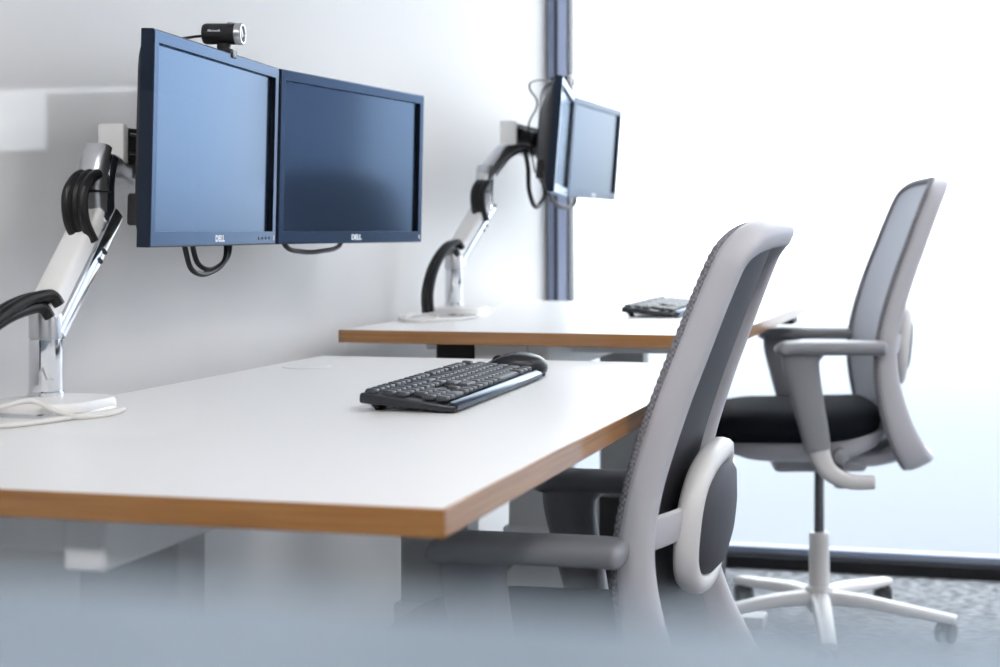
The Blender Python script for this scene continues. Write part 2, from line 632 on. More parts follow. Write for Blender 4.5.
# ceiling lamps of the room, plus two added fill panels behind the glass
def ceiling_lamp(x, y, label, mm):
    t = thing('ceiling_light', label, 'ceiling light', (x, y, ZC), 0, 'square ceiling light panels')
    f = bmesh.new()
    for lo, hi in (((-.3, -.3, -.02), (.3, -.28, 0)), ((-.3, .28, -.02), (.3, .3, 0)), ((-.3, -.28, -.02), (-.28, .28, 0)), ((.28, -.28, -.02), (.3, .28, 0))):
        box(lo, hi, bm=f)
    link('frame', f, 'white_metal', t)
    link('diffuser', box((-.28, -.28, -.012), (.28, .28, 0)), mm, t)
for x, y, l, mm in ((2.3, 1.3, 'square ceiling light panel nearest the glass partition and the desks', 'lamp_room'),
                    (2.3, 3.0, 'square ceiling light panel nearest the window and the desks', 'lamp_room'),
                    (3.5, 1.3, 'square ceiling light panel by the right wall near the glass partition', 'lamp_room'),
                    (3.5, 3.0, 'square ceiling light panel by the right wall near the window', 'lamp_room'),
                    (0.7, -1.3, 'added square fill light panel left behind the glass partition', 'fill_office'),
                    (2.4, -1.3, 'added square fill light panel right behind the glass partition', 'fill_office')):
    ceiling_lamp(x, y, l, mm)

# ------------------------------------------------------------------ desks
def make_desk(name, label, x0, x1, y0, y1, zt, grommet):
    t = thing(name, label, 'desk', (x0, y0, 0), 0, 'white desks with oak edges')
    W, L, e, th = x1 - x0, y1 - y0, 0.003, 0.026
    link('tabletop', box((e, e, zt - th), (W - e, L - e, zt)), 'laminate', t)
    link('edge_band', box((0, 0, zt - th), (W, e, zt - 0.0004), 0.0006, 1), 'wood_x', t)
    link('edge_band', box((0, L - e, zt - th), (W, L, zt - 0.0004), 0.0006, 1), 'wood_x', t)
    link('edge_band', box((W - e, e, zt - th), (W, L - e, zt - 0.0004), 0.0006, 1), 'wood_y', t)
    link('edge_band', box((0, e, zt - th), (e, L - e, zt - 0.0004), 0.0006, 1), 'wood_y', t)
    zb = zt - th
    bx = 0.43 - x0 * 0
    # long beam with a stepped lower flange
    b = box((bx - 0.16, 0.06, zb - 0.045), (bx - 0.045, L - 0.06, zb), 0.003, 1)
    link('cross_beam', b, 'white_metal', t)
    link('beam_flange', box((bx - 0.045, 0.055, zb - 0.062), (bx, L - 0.055, zb), 0.003, 1), 'white_metal', t)
    for yy in (0.24, L - 0.26):
        leg = link('leg_column', box((bx - 0.14, yy - 0.03, 0.32), (bx - 0.02, yy + 0.03, zb - 0.05), 0.004, 1), 'grey_metal', t)
        link('leg_sleeve', box((bx - 0.15, yy - 0.037, 0.03), (bx - 0.01, yy + 0.037, 0.40), 0.004, 1), 'grey_metal', leg)
        link('foot', box((bx - 0.37, yy - 0.035, 0.0), (bx + 0.30, yy + 0.035, 0.032), 0.006, 2), 'white_metal', leg)
        link('top_arm', box((bx - 0.33, yy - 0.025, zb - 0.03), (bx + 0.28, yy + 0.025, zb), 0.003, 1), 'white_metal', leg)
    link('cable_tray', box((0.17, 0.10, zb - 0.055), (0.265, L - 0.10, zb - 0.004), 0.004, 1), 'blk', t)
    # height switch under the front edge
    sw = link('height_switch', box((W - 0.075, L - 0.16, zb - 0.022), (W - 0.012, L - 0.07, zb), 0.004, 2), 'blk', t)
    if grommet:
        g = pillow(0.043, 0.043, [(0.9, zt), (1.0, zt + 0.0006), (0.97, zt + 0.0022), (0.5, zt + 0.003)], e=2, cx=0.08, cy=1.147)
        link('cable_grommet', g, 'whiteplastic', t)
    return t

Z1, Z2 = 0.788, 0.829
make_desk('office_desk', 'near white office desk with oak edge, wireless keyboard lying on top', 0.036, 0.837, 1.1465, 2.5095, Z1, True)
make_desk('office_desk', 'far white office desk with oak edge standing by the frosted window', 0.009, 0.809, 2.637, 3.86, Z2, False)

# ------------------------------------------------------------------ chairs
PROF = [(-.145, .070), (-.05, .030), (.05, .006), (.14, 0.0), (.23, .014), (.33, .044), (.42, .077), (.49, .103), (.54, .123), (.572, .137)]
PS = smooth_path(PROF, 10)
def prof(t):
    f = max(0.0, min(1.0, t)) * (len(PS) - 1)
    i = min(len(PS) - 2, int(f))
    a, b = PS[i], PS[i + 1]
    k = f - i
    return (a[0] + (b[0] - a[0]) * k, a[1] + (b[1] - a[1]) * k)
def half_width(t):
    w0 = 0.222 - 0.03 * max(0, (t - 0.35) / 0.65) ** 1.5
    if t < 0.16:
        w0 *= 0.62 + 0.38 * (1 - ((0.16 - t) / 0.16) ** 2.2) ** (1 / 2.2)
    lo, hi = 0.05, 0.15
    if t < lo:
        w0 *= (max(0, 1 - ((lo - t) / lo) ** 2.6)) ** (1 / 2.6)
    if t > 1 - hi:
        w0 *= (max(0, 1 - ((t - 1 + hi) / hi) ** 2.4)) ** (1 / 2.4)
    return w0
def back_pt(t, y):
    z, xb = prof(t)
    return Vector((-0.22 - xb + 0.030 * (abs(y) / 0.222) ** 2, y, z))
def back_n(t):
    a, b = prof(max(0, t - .02)), prof(min(1, t + .02))
    dz, dx = b[0] - a[0], -(b[1] - a[1])
    return Vector((dz, 0, -dx)).normalized()      # towards the sitter

def build_chair(name, label, loc, rz, arm, seat, lift=0.0):
    """origin on the floor under the seat centre, facing +x"""
    t = thing(name, label, 'office chair', loc, rz, 'grey swivel chairs')
    S = seat
    up = Vector((0, 0, S + lift))
    # --- backrest outline
    ts = [0.5 - 0.5 * math.cos(PI * i / 140) for i in range(141)]
    side = [(tt, half_width(tt)) for tt in ts]
    outline = [(tt, y) for tt, y in side] + [(tt, -y) for tt, y in reversed(side[1:-1])]
    pts = [back_pt(tt, y) for tt, y in outline]
    nrm = [back_n(tt) for tt, y in outline]
    def size(tt):
        d = 0.024 + 0.015 * max(0, 1 - tt / 0.45) ** 1.6 - 0.004 * tt
        return (0.016 if tt < 0.85 else 0.016 + 0.02 * (tt - 0.85), d)
    path = [p - n * size(o[0])[1] * 0.85 + up for p, n, o in zip(pts, nrm, outline)]
    fr = link('back_frame', sweep(path, [size(o[0]) for o in outline], n=14, e=3.2, closed=True, normals=nrm), 'frame', t, 50)
    # knitted edge: a cord with raised stitches
    dens = []
    k = len(pts)
    L = [(pts[(i + 1) % k] - pts[i]).length for i in range(k)]
    tot = sum(L)
    N = 760
    acc, i, run = 0.0, 0, 0.0
    for q in range(N):
        target = tot * q / N
        while run + L[i] < target and i < k - 1:
            run += L[i]
            i += 1
        u = (target - run) / max(L[i], 1e-6)
        dens.append((pts[i].lerp(pts[(i + 1) % k], u), nrm[i].lerp(nrm[(i + 1) % k], u)))
    link('knit_edge', sweep([p + n * 0.004 + up for p, n in dens], [(0.0098, 0.0085) if q % 4 < 2 else (0.0088, 0.0075) for q in range(N)],
                            n=8, closed=True, normals=[n for p, n in dens]), 'knit', fr, 60)
    # front fabric and dark rear membrane
    def sheet(off, th, shrink):
        bm = bmesh.new()
        rows = []
        for a in range(45):
            tt = 0.012 + 0.976 * a / 44
            row = []
            hw = half_width(tt) * shrink
            for c in range(13):
                y = hw * (-1 + 2 * c / 12)
                row.append(back_pt(tt, y) + back_n(tt) * off + up)
            rows.append(row)
        rows2 = [[p - back_n(0.012 + 0.976 * a / 44) * th for p in r] for a, r in enumerate(rows)]
        loop = lambda R: R
        va = [[bm.verts.new(p) for p in r] for r in rows]
        vb = [[bm.verts.new(p) for p in r] for r in rows2]
        for V, flip in ((va, False), (vb, True)):
            for a in range(44):
                for c in range(12):
                    f = (V[a][c], V[a][c + 1], V[a + 1][c + 1], V[a + 1][c])
                    bm.faces.new(tuple(reversed(f)) if flip else f)
        rim = [(0, c) for c in range(13)] + [(a, 12) for a in range(1, 45)] + [(44, c) for c in range(11, -1, -1)] + [(a, 0) for a in range(43, 0, -1)]
        for q in range(len(rim)):
            (a, c), (d, e_) = rim[q], rim[(q + 1) % len(rim)]
            bm.faces.new((va[a][c], vb[a][c], vb[d][e_], va[d][e_]))
        return bm
    link('back_fabric', sheet(0.004, 0.008, 0.99), 'fabric', t, 60)
    link('back_membrane', sheet(-0.008, 0.006, 0.97), 'dark', t, 60)
    # lumbar pad behind the back
    ct = 0.0
    for i in range(400):
        if prof(i / 400)[0] > 0.160:
            ct = i / 400
            break
    c0, n0 = back_pt(ct, 0) + up, back_n(ct)
    ez = Vector((0, 1, 0)).cross(n0) * -1
    if ez.z < 0:
        ez = -ez
    def padwarp(a, b, dep):
        return c0 - n0 * (dep - 0.008 - 0.55 * a * a) + Vector((0, 1, 0)) * a + ez * b
    def pad_loft(sc, lev, e=2.6, n=44):
        rings = []
        for s, dep in lev:
            rings.append([padwarp(x, y, dep) for x, y in super_ring(0.145 * sc * s + 0 * s, 0.094 * sc * s, n, e)])
        return loft(rings)
    lum = link('lumbar_pad', pad_loft(0.86, [(0.75, .045), (1.0, .048), (1.0, .068), (0.96, .078), (0.8, .088), (0.4, .094), (0.05, .096)]), 'pad', t, 50)
    ringpts = [padwarp(x, y, 0.062) for x, y in super_ring(0.138, 0.091, 64, 2.8)]
    link('pad_surround', sweep(ringpts, [(0.015, 0.018)] * 64, n=12, e=2.6, closed=True, normals=[-n0] * 64), 'frame2', lum, 50)
    for s in (-1, 1):
        a = [padwarp(s * 0.13, 0.012, 0.055), padwarp(s * 0.165, 0.008, 0.046), padwarp(s * 0.212, 0.004, 0.034)]
        link('pad_bracket', sweep(smooth_path(a, 4), (0.024, 0.007), ref=tuple(-n0), n=10, e=3), 'frame', lum)
    # seat cushion, shell, mechanism
    def drop(p):
        x, y, z = p
        d = 0.0
        if x > 0.08:
            d = 0.9 * (x - 0.08) ** 2
        d += 0.012 * (abs(y) / 0.24) ** 3
        return (x, y, z - d + 0.010 * max(0, -x / 0.2) ** 2)
    lev = [(0.70, -.062), (0.90, -.060), (0.97, -.052), (1.0, -.038), (0.995, -.022), (0.965, -.008), (0.90, .002), (0.7, .006), (0.4, .005), (0.1, .004)]
    link('seat_cushion', pillow(0.228, 0.242, [(s, z + S) for s, z in lev], e=3.2, n=56, warp=drop, cx=0.005), 'seatf', t, 60)
    lev = [(0.35, -.128), (0.66, -.122), (0.86, -.098), (0.92, -.076), (0.93, -.056), (0.5, -.056)]
    sh = link('seat_shell', pillow(0.228, 0.225, [(s, z + S) for s, z in lev], e=3.4, n=56, warp=drop, cx=-0.02), 'frame', t, 60)
    link('mechanism', box((-0.19, -0.075, S - 0.165), (0.05, 0.075, S - 0.10), 0.016, 3), 'frame', t)
    link('back_carrier', sweep(smooth_path([(-0.12, 0, S - .125), (-0.20, 0, S - .130), (-0.27, 0, S - .115), (-0.305, 0, S - .09)], 5), [(0.026, 0.085)] * 16, n=14, e=3), 'frame', t)
    for s in (-1, 1):
        link('knob', lathe([(0.018, -0.012), (0.019, 0.0), (0.019, 0.02), (0.012, 0.024)], 16, axis='y'), 'armp', sh).location = (-0.10, s * 0.215, S - 0.098)
    # arms
    for s in (-1, 1):
        yy = s * 0.250
        st = smooth_path([(-0.005, yy, S + .165), (0.002, yy, S + .13), (-0.010, yy, S + .06), (-0.028, yy, S - .02), (-0.040, yy, S - .08)], 6)
        k = len(st)
        sz = [(0.056 - 0.024 * (i / (k - 1)) ** 0.6, 0.021) for i in range(k)]
        a_ = link('armrest', sweep(st, sz, n=16, e=3.0), arm, t, 50)
        pp = smooth_path([(0.052, yy, S + .148), (0.045, yy, S + .160), (0.02, yy, S + .165), (-0.06, yy, S + .165), (-0.14, yy, S + .165), (-0.185, yy, S + .164), (-0.205, yy, S + .162)], 6)
        k = len(pp)
        sz = []
        for i, q in enumerate(pp):
            u = i / (k - 1)
            r = min(1, (1 - u) / 0.10) ** 0.5 if u > 0.9 else (min(1, u / 0.12) ** 0.5 if u < 0.12 else 1)
            sz.append((0.004 + 0.0135 * r, 0.008 + 0.034 * r))
        link('arm_pad', sweep(pp, sz, n=18, e=2.8), arm, a_, 50)
        br = smooth_path([(-0.040, yy, S - .06), (-0.050, yy, S - .105), (-0.075, yy, S - .138), (-0.12, yy, S - .156), (-0.175, yy, S - .158)], 6)
        k = len(br)
        link('arm_bracket', sweep(br, [(0.027 - 0.011 * i / (k - 1), 0.018) for i in range(k)], n=14, e=2.8), 'frame2', a_, 50)
        link('arm_crossbar', sweep([(-0.10, s * 0.06, S - .145), (-0.10, s * 0.245, S - .160)], (0.014, 0.022), ref=(1, 0, 0), n=12, e=3), 'armp', a_)
    # column and star base
    cxx = -0.075
    def at_col(bm, m, n, par=t):
        o = link(n, bm, m, par)
        o.location = (cxx, 0, 0)
        return o
    at_col(lathe([(0.013, 0.20), (0.013, S - .15), (0.012, S - .145)], 20), 'rod', 'gas_rod')
    top = 0.255 if S > 0.5 else 0.22
    at_col(lathe([(0.026, 0.05), (0.027, 0.11), (0.026, top - .01), (0.024, top), (0.012, top + .001)], 24), 'frame2', 'column_sleeve')
    hub = at_col(lathe([(0.030, 0.055), (0.038, 0.07), (0.040, 0.095), (0.034, 0.115), (0.027, 0.12)], 24), 'frame2', 'base_hub')
    return t, cxx

def star_base(t, cxx, ang0):
    leg0 = wheel0 = None
    for i in range(5):
        a = ang0 + i * 2 * PI / 5
        if leg0 is None:
            pth = smooth_path([(0.02, 0, .088), (0.12, 0, .086), (0.24, 0, .072), (0.335, 0, .062), (0.350, 0, .060)], 5)
            k = len(pth)
            leg0 = link('base_leg', sweep(pth, [(0.019 - 0.010 * j / (k - 1), 0.026 - 0.008 * j / (k - 1)) for j in range(k)], n=14, e=3), 'frame2', t, 50)
            lg = leg0
        else:
            lg = again(leg0, t)
        lg.location = (cxx, 0, 0)
        lg.rotation_euler = (0, 0, a)
        c = bpy.data.objects.new('caster', wheel0) if wheel0 else None
        if c is None:
            b = bmesh.new()
            for s in (-1, 1):
                w1 = lathe([(0.012, s * .006), (0.024, s * .006), (0.026, s * .010), (0.026, s * .020), (0.020, s * .024), (0.006, s * .025)], 18, axis='y')
                merge(b, w1)
            merge(b, sweep([(0, 0, 0.0), (0, 0, .034)], (0.005, 0.005), ref=(1, 0, 0), n=8))
            merge(b, sweep(smooth_path([(-.022, 0, .006), (-.012, 0, .026), (.008, 0, .030), (.022, 0, .018)], 4), (0.006, 0.0055), n=8, e=3))
            c = link('caster', b, 'blk', None)
            wheel0 = c.data
        else:
            COL.objects.link(c)
        c.parent = lg
        c.location = (0.325, 0, 0.0262)
        c.rotation_euler = (0, 0, 0.7 * i)

ch, cxx = build_chair('office_chair', 'near grey swivel chair seen from behind, with a lumbar pad, at the near desk',
                      (0.630, 1.995, 0), math.radians(182.2), 'armp', 0.449, 0.014)
star_base(ch, cxx, 0.3)
ch2, cxx = build_chair('office_chair', 'far swivel chair with raised seat by the window, charcoal seat and grey back',
                       (0.805, 3.58, 0), math.radians(194), 'armp', 0.585)
star_base(ch2, cxx, 0.25)

# ------------------------------------------------------------------ monitors
def build_monitor(name, label, p0, p1, z0, h, group, tilt=1.3):
    """front lower edge runs from p0 (near the camera) to p1; faces the room"""
    p0, p1 = Vector(p0), Vector(p1)
    w_ = (p1 - p0).length
    mid = (p0 + p1) / 2
    rz = math.atan2(-(p1 - p0).x, (p1 - p0).y)
    t = thing(name, label, 'monitor', (mid.x, mid.y, z0), rz, group)
    t.rotation_euler = (0, math.radians(tilt), rz)
    a = w_ / 2 - 0.001
    sb, tb, bb, rec, dep = 0.0155, 0.018, 0.022, 0.0075, 0.019
    bm = bmesh.new()
    def rect(y0, y1, za, zb, x):
        return [bm.verts.new((x, y, z)) for y, z in ((y0, za), (y1, za), (y1, zb), (y0, zb))]
    c = 0.0022
    of = rect(-a + c, a - c, c, h - c, 0)
    o1 = rect(-a, a, 0, h, -c)
    ob = rect(-a, a, 0, h, -dep)
    inf = rect(-a + sb, a - sb, bb, h - tb, 0)
    inb = rect(-a + sb, a - sb, bb, h - tb, -rec - 0.002)
    for A, B in ((inf, of), (of, o1), (o1, ob), (inb, inf), (ob, inb)):
        for i in range(4):
            j = (i + 1) % 4
            bm.faces.new((A[i], A[j], B[j], B[i]))
    bz = link('bezel', bm, 'bezel', t, 30)
    link('screen', box((-rec - 0.002, -a + sb, bb), (-rec, a - sb, h - tb)), 'screen', t)
    rings = []
    for s, x in ((1.0, -dep), (0.985, -dep - .006), (0.80, -dep - .022), (0.66, -dep - .034), (0.60, -dep - .036)):
        rings.append([(x, y, h / 2 + z) for y, z in super_ring((a - .001) * s, (h / 2 - .001) * s, 40, 9 if s > .9 else 5)])
    back = link('back_cover', loft(rings), 'blk', t, 40)
    # vesa plate
    link('mount_plate', box((-dep - .048, -.055, h / 2 - .055), (-dep - .034, .055, h / 2 + .055), .003, 1), 'blk', back)
    # connector block low on the back
    link('port_block', box((-dep - .030, -a + .03, .03), (-dep - .004, -a + .10, .075), .003, 1), 'blk', back)
    R = Matrix(((0, 0, 1, 0), (1, 0, 0, 0), (0, 1, 0, 0), (0, 0, 0, 1)))
    b = text_bm('DELL', 0.0135, 0.0006)
    bmesh.ops.transform(b, matrix=Matrix.Translation((0.0003, 0.0, bb * .5)) @ R @ Matrix.Scale(1.15, 4, (1, 0, 0)), verts=b.verts)
    link('logo', b, 'logo', bz, 30, False)
    btn = None
    for i in range(4):
        loc = (0.0, a - 0.078 + i * 0.0160, bb * .5)
        if btn is None:
            btn = link('button', lathe([(0.0026, -.0005), (0.0026, .0006), (0.0018, .0010)], 10, axis='x'), 'blk', bz)
            btn.location = loc
        else:
            again(btn, bz, loc)
    link('power_light', box((-0.0004, a - .013, bb * .5 - .004), (0.0007, a - .009, bb * .5 + .004), .0004, 1), 'logo', bz)
    return t

A0, A1, A2 = (0.171, 1.729), (0.103, 2.206), (0.157, 2.716)
build_monitor('monitor', 'left monitor of the near pair, black with a webcam on top', A0, A1, 1.007, 0.303, 'black monitors')
build_monitor('monitor', 'right monitor of the near pair, dark screen angled to the camera', (0.1035, 2.211), A2, 1.007, 0.303, 'black monitors')
B0, B1, B2 = (0.302, 3.162), (0.186, 3.650), (0.1946, 4.130)
build_monitor('monitor', 'far pair monitor seen edge-on from its curved black back', B0, B1, 1.122, 0.276, 'black monitors', 4.5)
build_monitor('monitor', 'far pair monitor with pale reflecting screen in front of the window', (0.1865, 3.655), B2, 1.122, 0.276, 'black monitors', 4.5)

# ------------------------------------------------------------------ monitor arms
def build_arm(name, label, loc, link_top, head, arch, bar, zb, cable_y):
    """origin on the desk at the post; y runs away from the camera along the wall"""
    t = thing(name, label, 'monitor arm', loc, 0, 'dual monitor arms')
    lt = Vector(link_top)
    hd = Vector(head)
    V = lambda x, y, z: Vector((x, y, z))
    link('base_plate', pillow(0.068, 0.066, [(0.93, 0.004), (1.0, .006), (1.0, .012), (0.96, .018), (0.5, .021), (0.25, .022)], e=3.2, cx=0.014), 'whiteplastic', t, 50)
    link('base_rim', pillow(0.0685, 0.0665, [(0.99, 0.0), (1.0, .001), (1.0, .005), (0.99, .006)], e=3.2, cx=0.014), 'chrome', t)
    h1 = zb * 0.72
    post = link('post', lathe([(0.019, .018), (0.021, .022), (0.021, h1)], 28), 'chrome', t)
    link('post_ring', lathe([(0.0225, .018), (0.0225, .027), (0.021, .029)], 28), 'chrome', post)
    link('swivel_collar', lathe([(0.0195, h1), (0.0195, h1 + .002), (0.0213, h1 + .0025), (0.0213, zb - .008), (0.017, zb + .004)], 28), 'silver', t)
    # lower link: white upper shell and polished lower face
    s0 = V(0, -0.004, zb - 0.012)
    d = lt - s0
    nn = V(0, d.z, -d.y).normalized()
    def along(us, off, xo=0.0):
        return [tuple(s0 + d * u + nn * off + V(xo, 0, 0)) for u in us]
    us = [i / 14 for i in range(15)]
    lo = link('lower_link', sweep(along(us, -.008), [(0.0140, 0.0205)] * 15, ref=(1, 0, 0), n=18, e=4.5), 'whiteplastic', t, 45)
    link('link_face', sweep(along([-.05] + us[1:] + [1.12], .0185, .001), [(0.0125, 0.0205)] * 16, ref=(1, 0, 0), n=16, e=6), 'chrome', lo, 45)
    for u in (0.66, 0.75):
        q = s0 + d * u + nn * .0225 + V(0.001, 0, 0)
        link('cable_clip', sweep([tuple(q - V(.021, 0, 0)), tuple(q + V(.0215, 0, 0))], (0.0030, 0.006), ref=tuple(nn), n=8, e=3), 'blk', lo)
    # elbow: satin body, its dark reflection built as a black part
    el = smooth_path([tuple(lt + V(0, -.008, -.020)), tuple(lt + V(0, -.006, .01)), tuple(lt + V(0, -.006, .05)), tuple(lt + V(0, .000, .080)), tuple(lt + V(0, .008, .100))], 6)
    k = len(el)
    e_ = link('elbow', sweep(el, [(0.0115 + 0.003 * math.sin(PI * i / (k - 1)), 0.019) for i in range(k)], ref=(1, 0, 0), n=20, e=3), 'silver', t, 50)
    ck = [tuple(Vector(p) + V(0, .0195, -.006)) for p in el[2:-3]]
    link('elbow_reflection', sweep(ck, [(0.0095, 0.0185)] * len(ck), ref=(1, 0, 0), n=16, e=4), 'dark_reflection', e_, 45)
    pin = link('pivot_pin', lathe([(0.006, -.022), (0.007, -.021), (0.007, .021), (0.006, .022)], 18, axis='x'), 'chrome', e_)
    pin.location = tuple(lt + V(0, -.004, .0))
    link('elbow_joint', sweep([tuple(lt + V(0, -.024, .036)), tuple(lt + V(0, .010, .035))], (0.0022, 0.0205), ref=(1, 0, 0), n=10, e=3), 'blk', e_)
    # upper link, arched towards the monitors
    st = lt + V(0, .006, .088)
    m1 = st.lerp(hd, .38) + V(0, 0, arch)
    m2 = st.lerp(hd, .72) + V(0, 0, arch * .9)
    up = smooth_path([tuple(st + V(0, -.010, -.016)), tuple(m1), tuple(m2), tuple(hd)], 7)
    k = len(up)
    ul = link('upper_link', sweep(up, [(0.018 - 0.004 * i / (k - 1), 0.019) for i in range(k)], ref=(1, 0, 0), n=18, e=3), 'silver', t, 50)
    un = [tuple(Vector(p) + V(0.001, 0.007, -.017)) for p in up[3:-2]]
    link('link_underside', sweep(un, [(0.006, 0.0175)] * len(un), ref=(1, 0, 0), n=14, e=3.5), 'satin', ul, 45)
    # cross bar behind the two screens
    b0, b1, bx_, bz_ = bar
    cb = link('cross_bar', box((bx_ - .014, b0, bz_ - .024), (bx_ + .020, b1, bz_ + .024), .004, 2), 'blk', t)
    link('bar_end_cap', box((bx_ - .022, b0 - .006, bz_ - .030), (bx_ + .022, b0 + .008, bz_ + .030), .004, 2), 'whiteplastic', cb)
    link('bar_end_cap', box((bx_ - .022, b1 - .006, bz_ - .030), (bx_ + .022, b1 + .006, bz_ + .030), .004, 2), 'whiteplastic', cb)
    for zz in (-.016, .011):
        link('bar_groove', box((bx_ + .0195, b0 + .012, bz_ + zz), (bx_ + .0215, b1 - .012, bz_ + zz + .005), .0008, 1), 'rod', cb)
    hdp = smooth_path([tuple(hd), tuple(hd + V(0.0, .02, .0)), (bx_ - .004, hd.y + .05, bz_ - .03), (bx_, hd.y + .055, bz_)], 5)
    link('head_joint', sweep(hdp, [(0.014, 0.014)] * len(hdp), ref=(1, 0, 0), n=14, e=2.5), 'silver', t, 50)
    # black cable sleeves: from the desk up to the lower link, and around the elbow
    c = cable_y
    P1 = [(-0.012, -c, .012), (-0.012, -c * 1.02, .055), (-.010, -c * .82, .105), (-.004, -c * .45, .146), (.004, -.020, .160), (0.010, -.006, .146)]
    for j, (r, dx, dz) in enumerate(((.0085, 0, 0), (.0080, .013, .003), (.0075, .006, -.013))):
        link('cable_sleeve', tube([(x + dx, y + .6 * dz, max(.011, z * zb / .14 + dz)) for x, y, z in P1], r, 6, 10), 'blkcable', t)
    P2 = [(.006, -.030, -.034), (.002, -.044, -.005), (.0, -.044, .030), (.003, -.032, .052), (.004, -.016, .060)]
    for j, (r, dx, dy) in enumerate(((.0078, 0, 0), (.0074, .013, -.002), (.0070, -.009, -.006))):
        link('cable_sleeve', tube([(lt.x + x + dx, lt.y + y + dy, lt.z + z) for x, y, z in P2], r, 6, 10), 'blkcable', t)
    return t

build_arm('monitor_stand', 'near white and chrome dual monitor arm standing on the near desk', (0.068, 1.650, Z1),
          (0.0, 0.106, 0.262), (-0.036, 0.215, 0.330), -0.004, (0.205, 0.90, -0.040, 0.372), 0.135, 0.17)
build_arm('monitor_stand', 'far silver dual monitor arm with raised arched link on the far desk', (0.050, 3.165, Z2),
          (0.03, 0.125, 0.262), (0.075, 0.36, 0.415), 0.030, (0.18, 0.80, 0.075, 0.448), 0.150, 0.145)

# mounts between bar and screens are short stubs that belong to each arm
def stub(arm_loc, pts, par):
    link('screen_mount', sweep(smooth_path(pts, 4), (0.016, 0.018), ref=(0, 0, 1), n=12, e=3), 'blk', par)
arms = [o for o in COL.objects if o.name.startswith('monitor_stand')]
for a_, spec in ((arms[0], ((0.078, 1.958, 1.160), (0.068, 2.466, 1.160))), (arms[1], ((0.180, 3.392, 1.262), (0.132, 3.895, 1.262)))):
    for (x, y, z) in spec:
        lx, ly, lz = x - a_.location.x, y - a_.location.y, z - a_.location.z
        bx_ = -0.04 if a_ is arms[0] else 0.075
        bz_ = 0.370 if a_ is arms[0] else 0.448
        stub(a_.location, [(bx_, ly + .01, bz_), (lx, ly, lz)], a_)

# ------------------------------------------------------------------ keyboards
def build_keyboard(name, label, corner, ang):
    """origin: near corner on the sitter's side; +y along the long side, -x towards the screens"""
    Wd, Ln = 0.136, 0.442
    t = thing(name, label, 'keyboard', corner, ang, 'black keyboards')
    tilt = math.radians(4.6)
    Rm = Matrix.Rotation(tilt, 4, 'Y')
    body = box((-Wd, 0, 0.0), (0, Ln, 0.0145), 0.004, 2)
    # thinner, sloping front lip
    for v in body.verts:
        if v.co.x > -0.012 and v.co.z > 0.009:
            v.co.z -= 0.0045
    bmesh.ops.transform(body, matrix=Rm, verts=body.verts)
    link('body', body, 'kbody', t, 40)
    rail = box((-0.0118, 0.003, 0.0040), (0.0012, Ln - 0.003, 0.0138), 0.002, 1)
    for v in rail.verts:
        if v.co.x > -0.004:
            v.co.z -= 0.0025
    bmesh.ops.transform(rail, matrix=Rm, verts=rail.verts)
    link('palm_strip', rail, 'strip', t, 40)
    for yy in (0.035, Ln - 0.035):
        f = box((-Wd + 0.006, yy - 0.014, 0.0), (-Wd + 0.016, yy + 0.014, 0.0125), 0.002, 1)
        for v in f.verts:
            if v.co.z < .01:
                v.co.x += 0.008
        link('fold_out_foot', f, 'kbody', t)
    u = 0.01905
    bmk = bmesh.new()
    rings = []
    for s, z in ((1.0, 0.0), (0.98, .0025), (0.86, .0052), (0.80, .0056)):
        rings.append([(x, y, z) for x, y in super_ring(0.0089 * s, 0.0089 * s, 8, 5)])
    loft(rings, bmk)
    key0 = link('key', bmk, 'key', t, 40)
    first = True
    rows = []
    # (row from the far side: x offset in key units, list of (y start, width))
    def run(start, n):
        return [(start + i, 1.0) for i in range(n)]
    fn = [(0, 1)] + run(2, 4) + run(6.5, 4) + run(11, 4) + run(15.25, 3) + run(18.5, 4)
    r1 = run(0, 13) + [(13, 2)] + run(15.25, 3) + run(18.5, 4)
    r2 = [(0, 1.5)] + run(1.5, 12) + [(13.5, 1.5)] + run(15.25, 3) + run(18.5, 4)
    r3 = [(0, 1.75)] + run(1.75, 11) + [(12.75, 2.25)] + run(18.5, 3)
    r4 = [(0, 2.25)] + run(2.25, 10) + [(12.25, 2.75)] + [(16.25, 1)] + run(18.5, 4)
    r5 = [(0, 1.25), (1.25, 1.25), (2.5, 1.25), (3.75, 6.25), (10, 1.25), (11.25, 1.25), (12.5, 1.25), (13.75, 1.25)] + run(15.25, 3) + [(18.5, 2)] + run(20.5, 2)
    xs = [-0.1235, -0.0995, -0.0806, -0.0617, -0.0428, -0.0239]
    for x, r in zip(xs, (fn, r1, r2, r3, r4, r5)):
        for (s, wk) in r:
            y = 0.006 + (s + wk / 2) * u
            p = Rm @ Vector((x, Ln - y, 0.0135))
            o = key0 if first else again(key0, t)
            first = False
            o.location = p
            o.rotation_euler = (0, tilt, 0)
            o.scale = (1.0, wk + (wk - 1) * 0.06, 1.0)
    return t
build_keyboard('keyboard', 'black full-size keyboard with feet folded out on the near desk', (0.612, 1.745, Z1 + 0.0005), math.radians(3.0))
build_keyboard('keyboard', 'black keyboard on the far desk, half hidden behind the near chair', (0.603, 3.159, Z2 + 0.0005), math.radians(2.0))

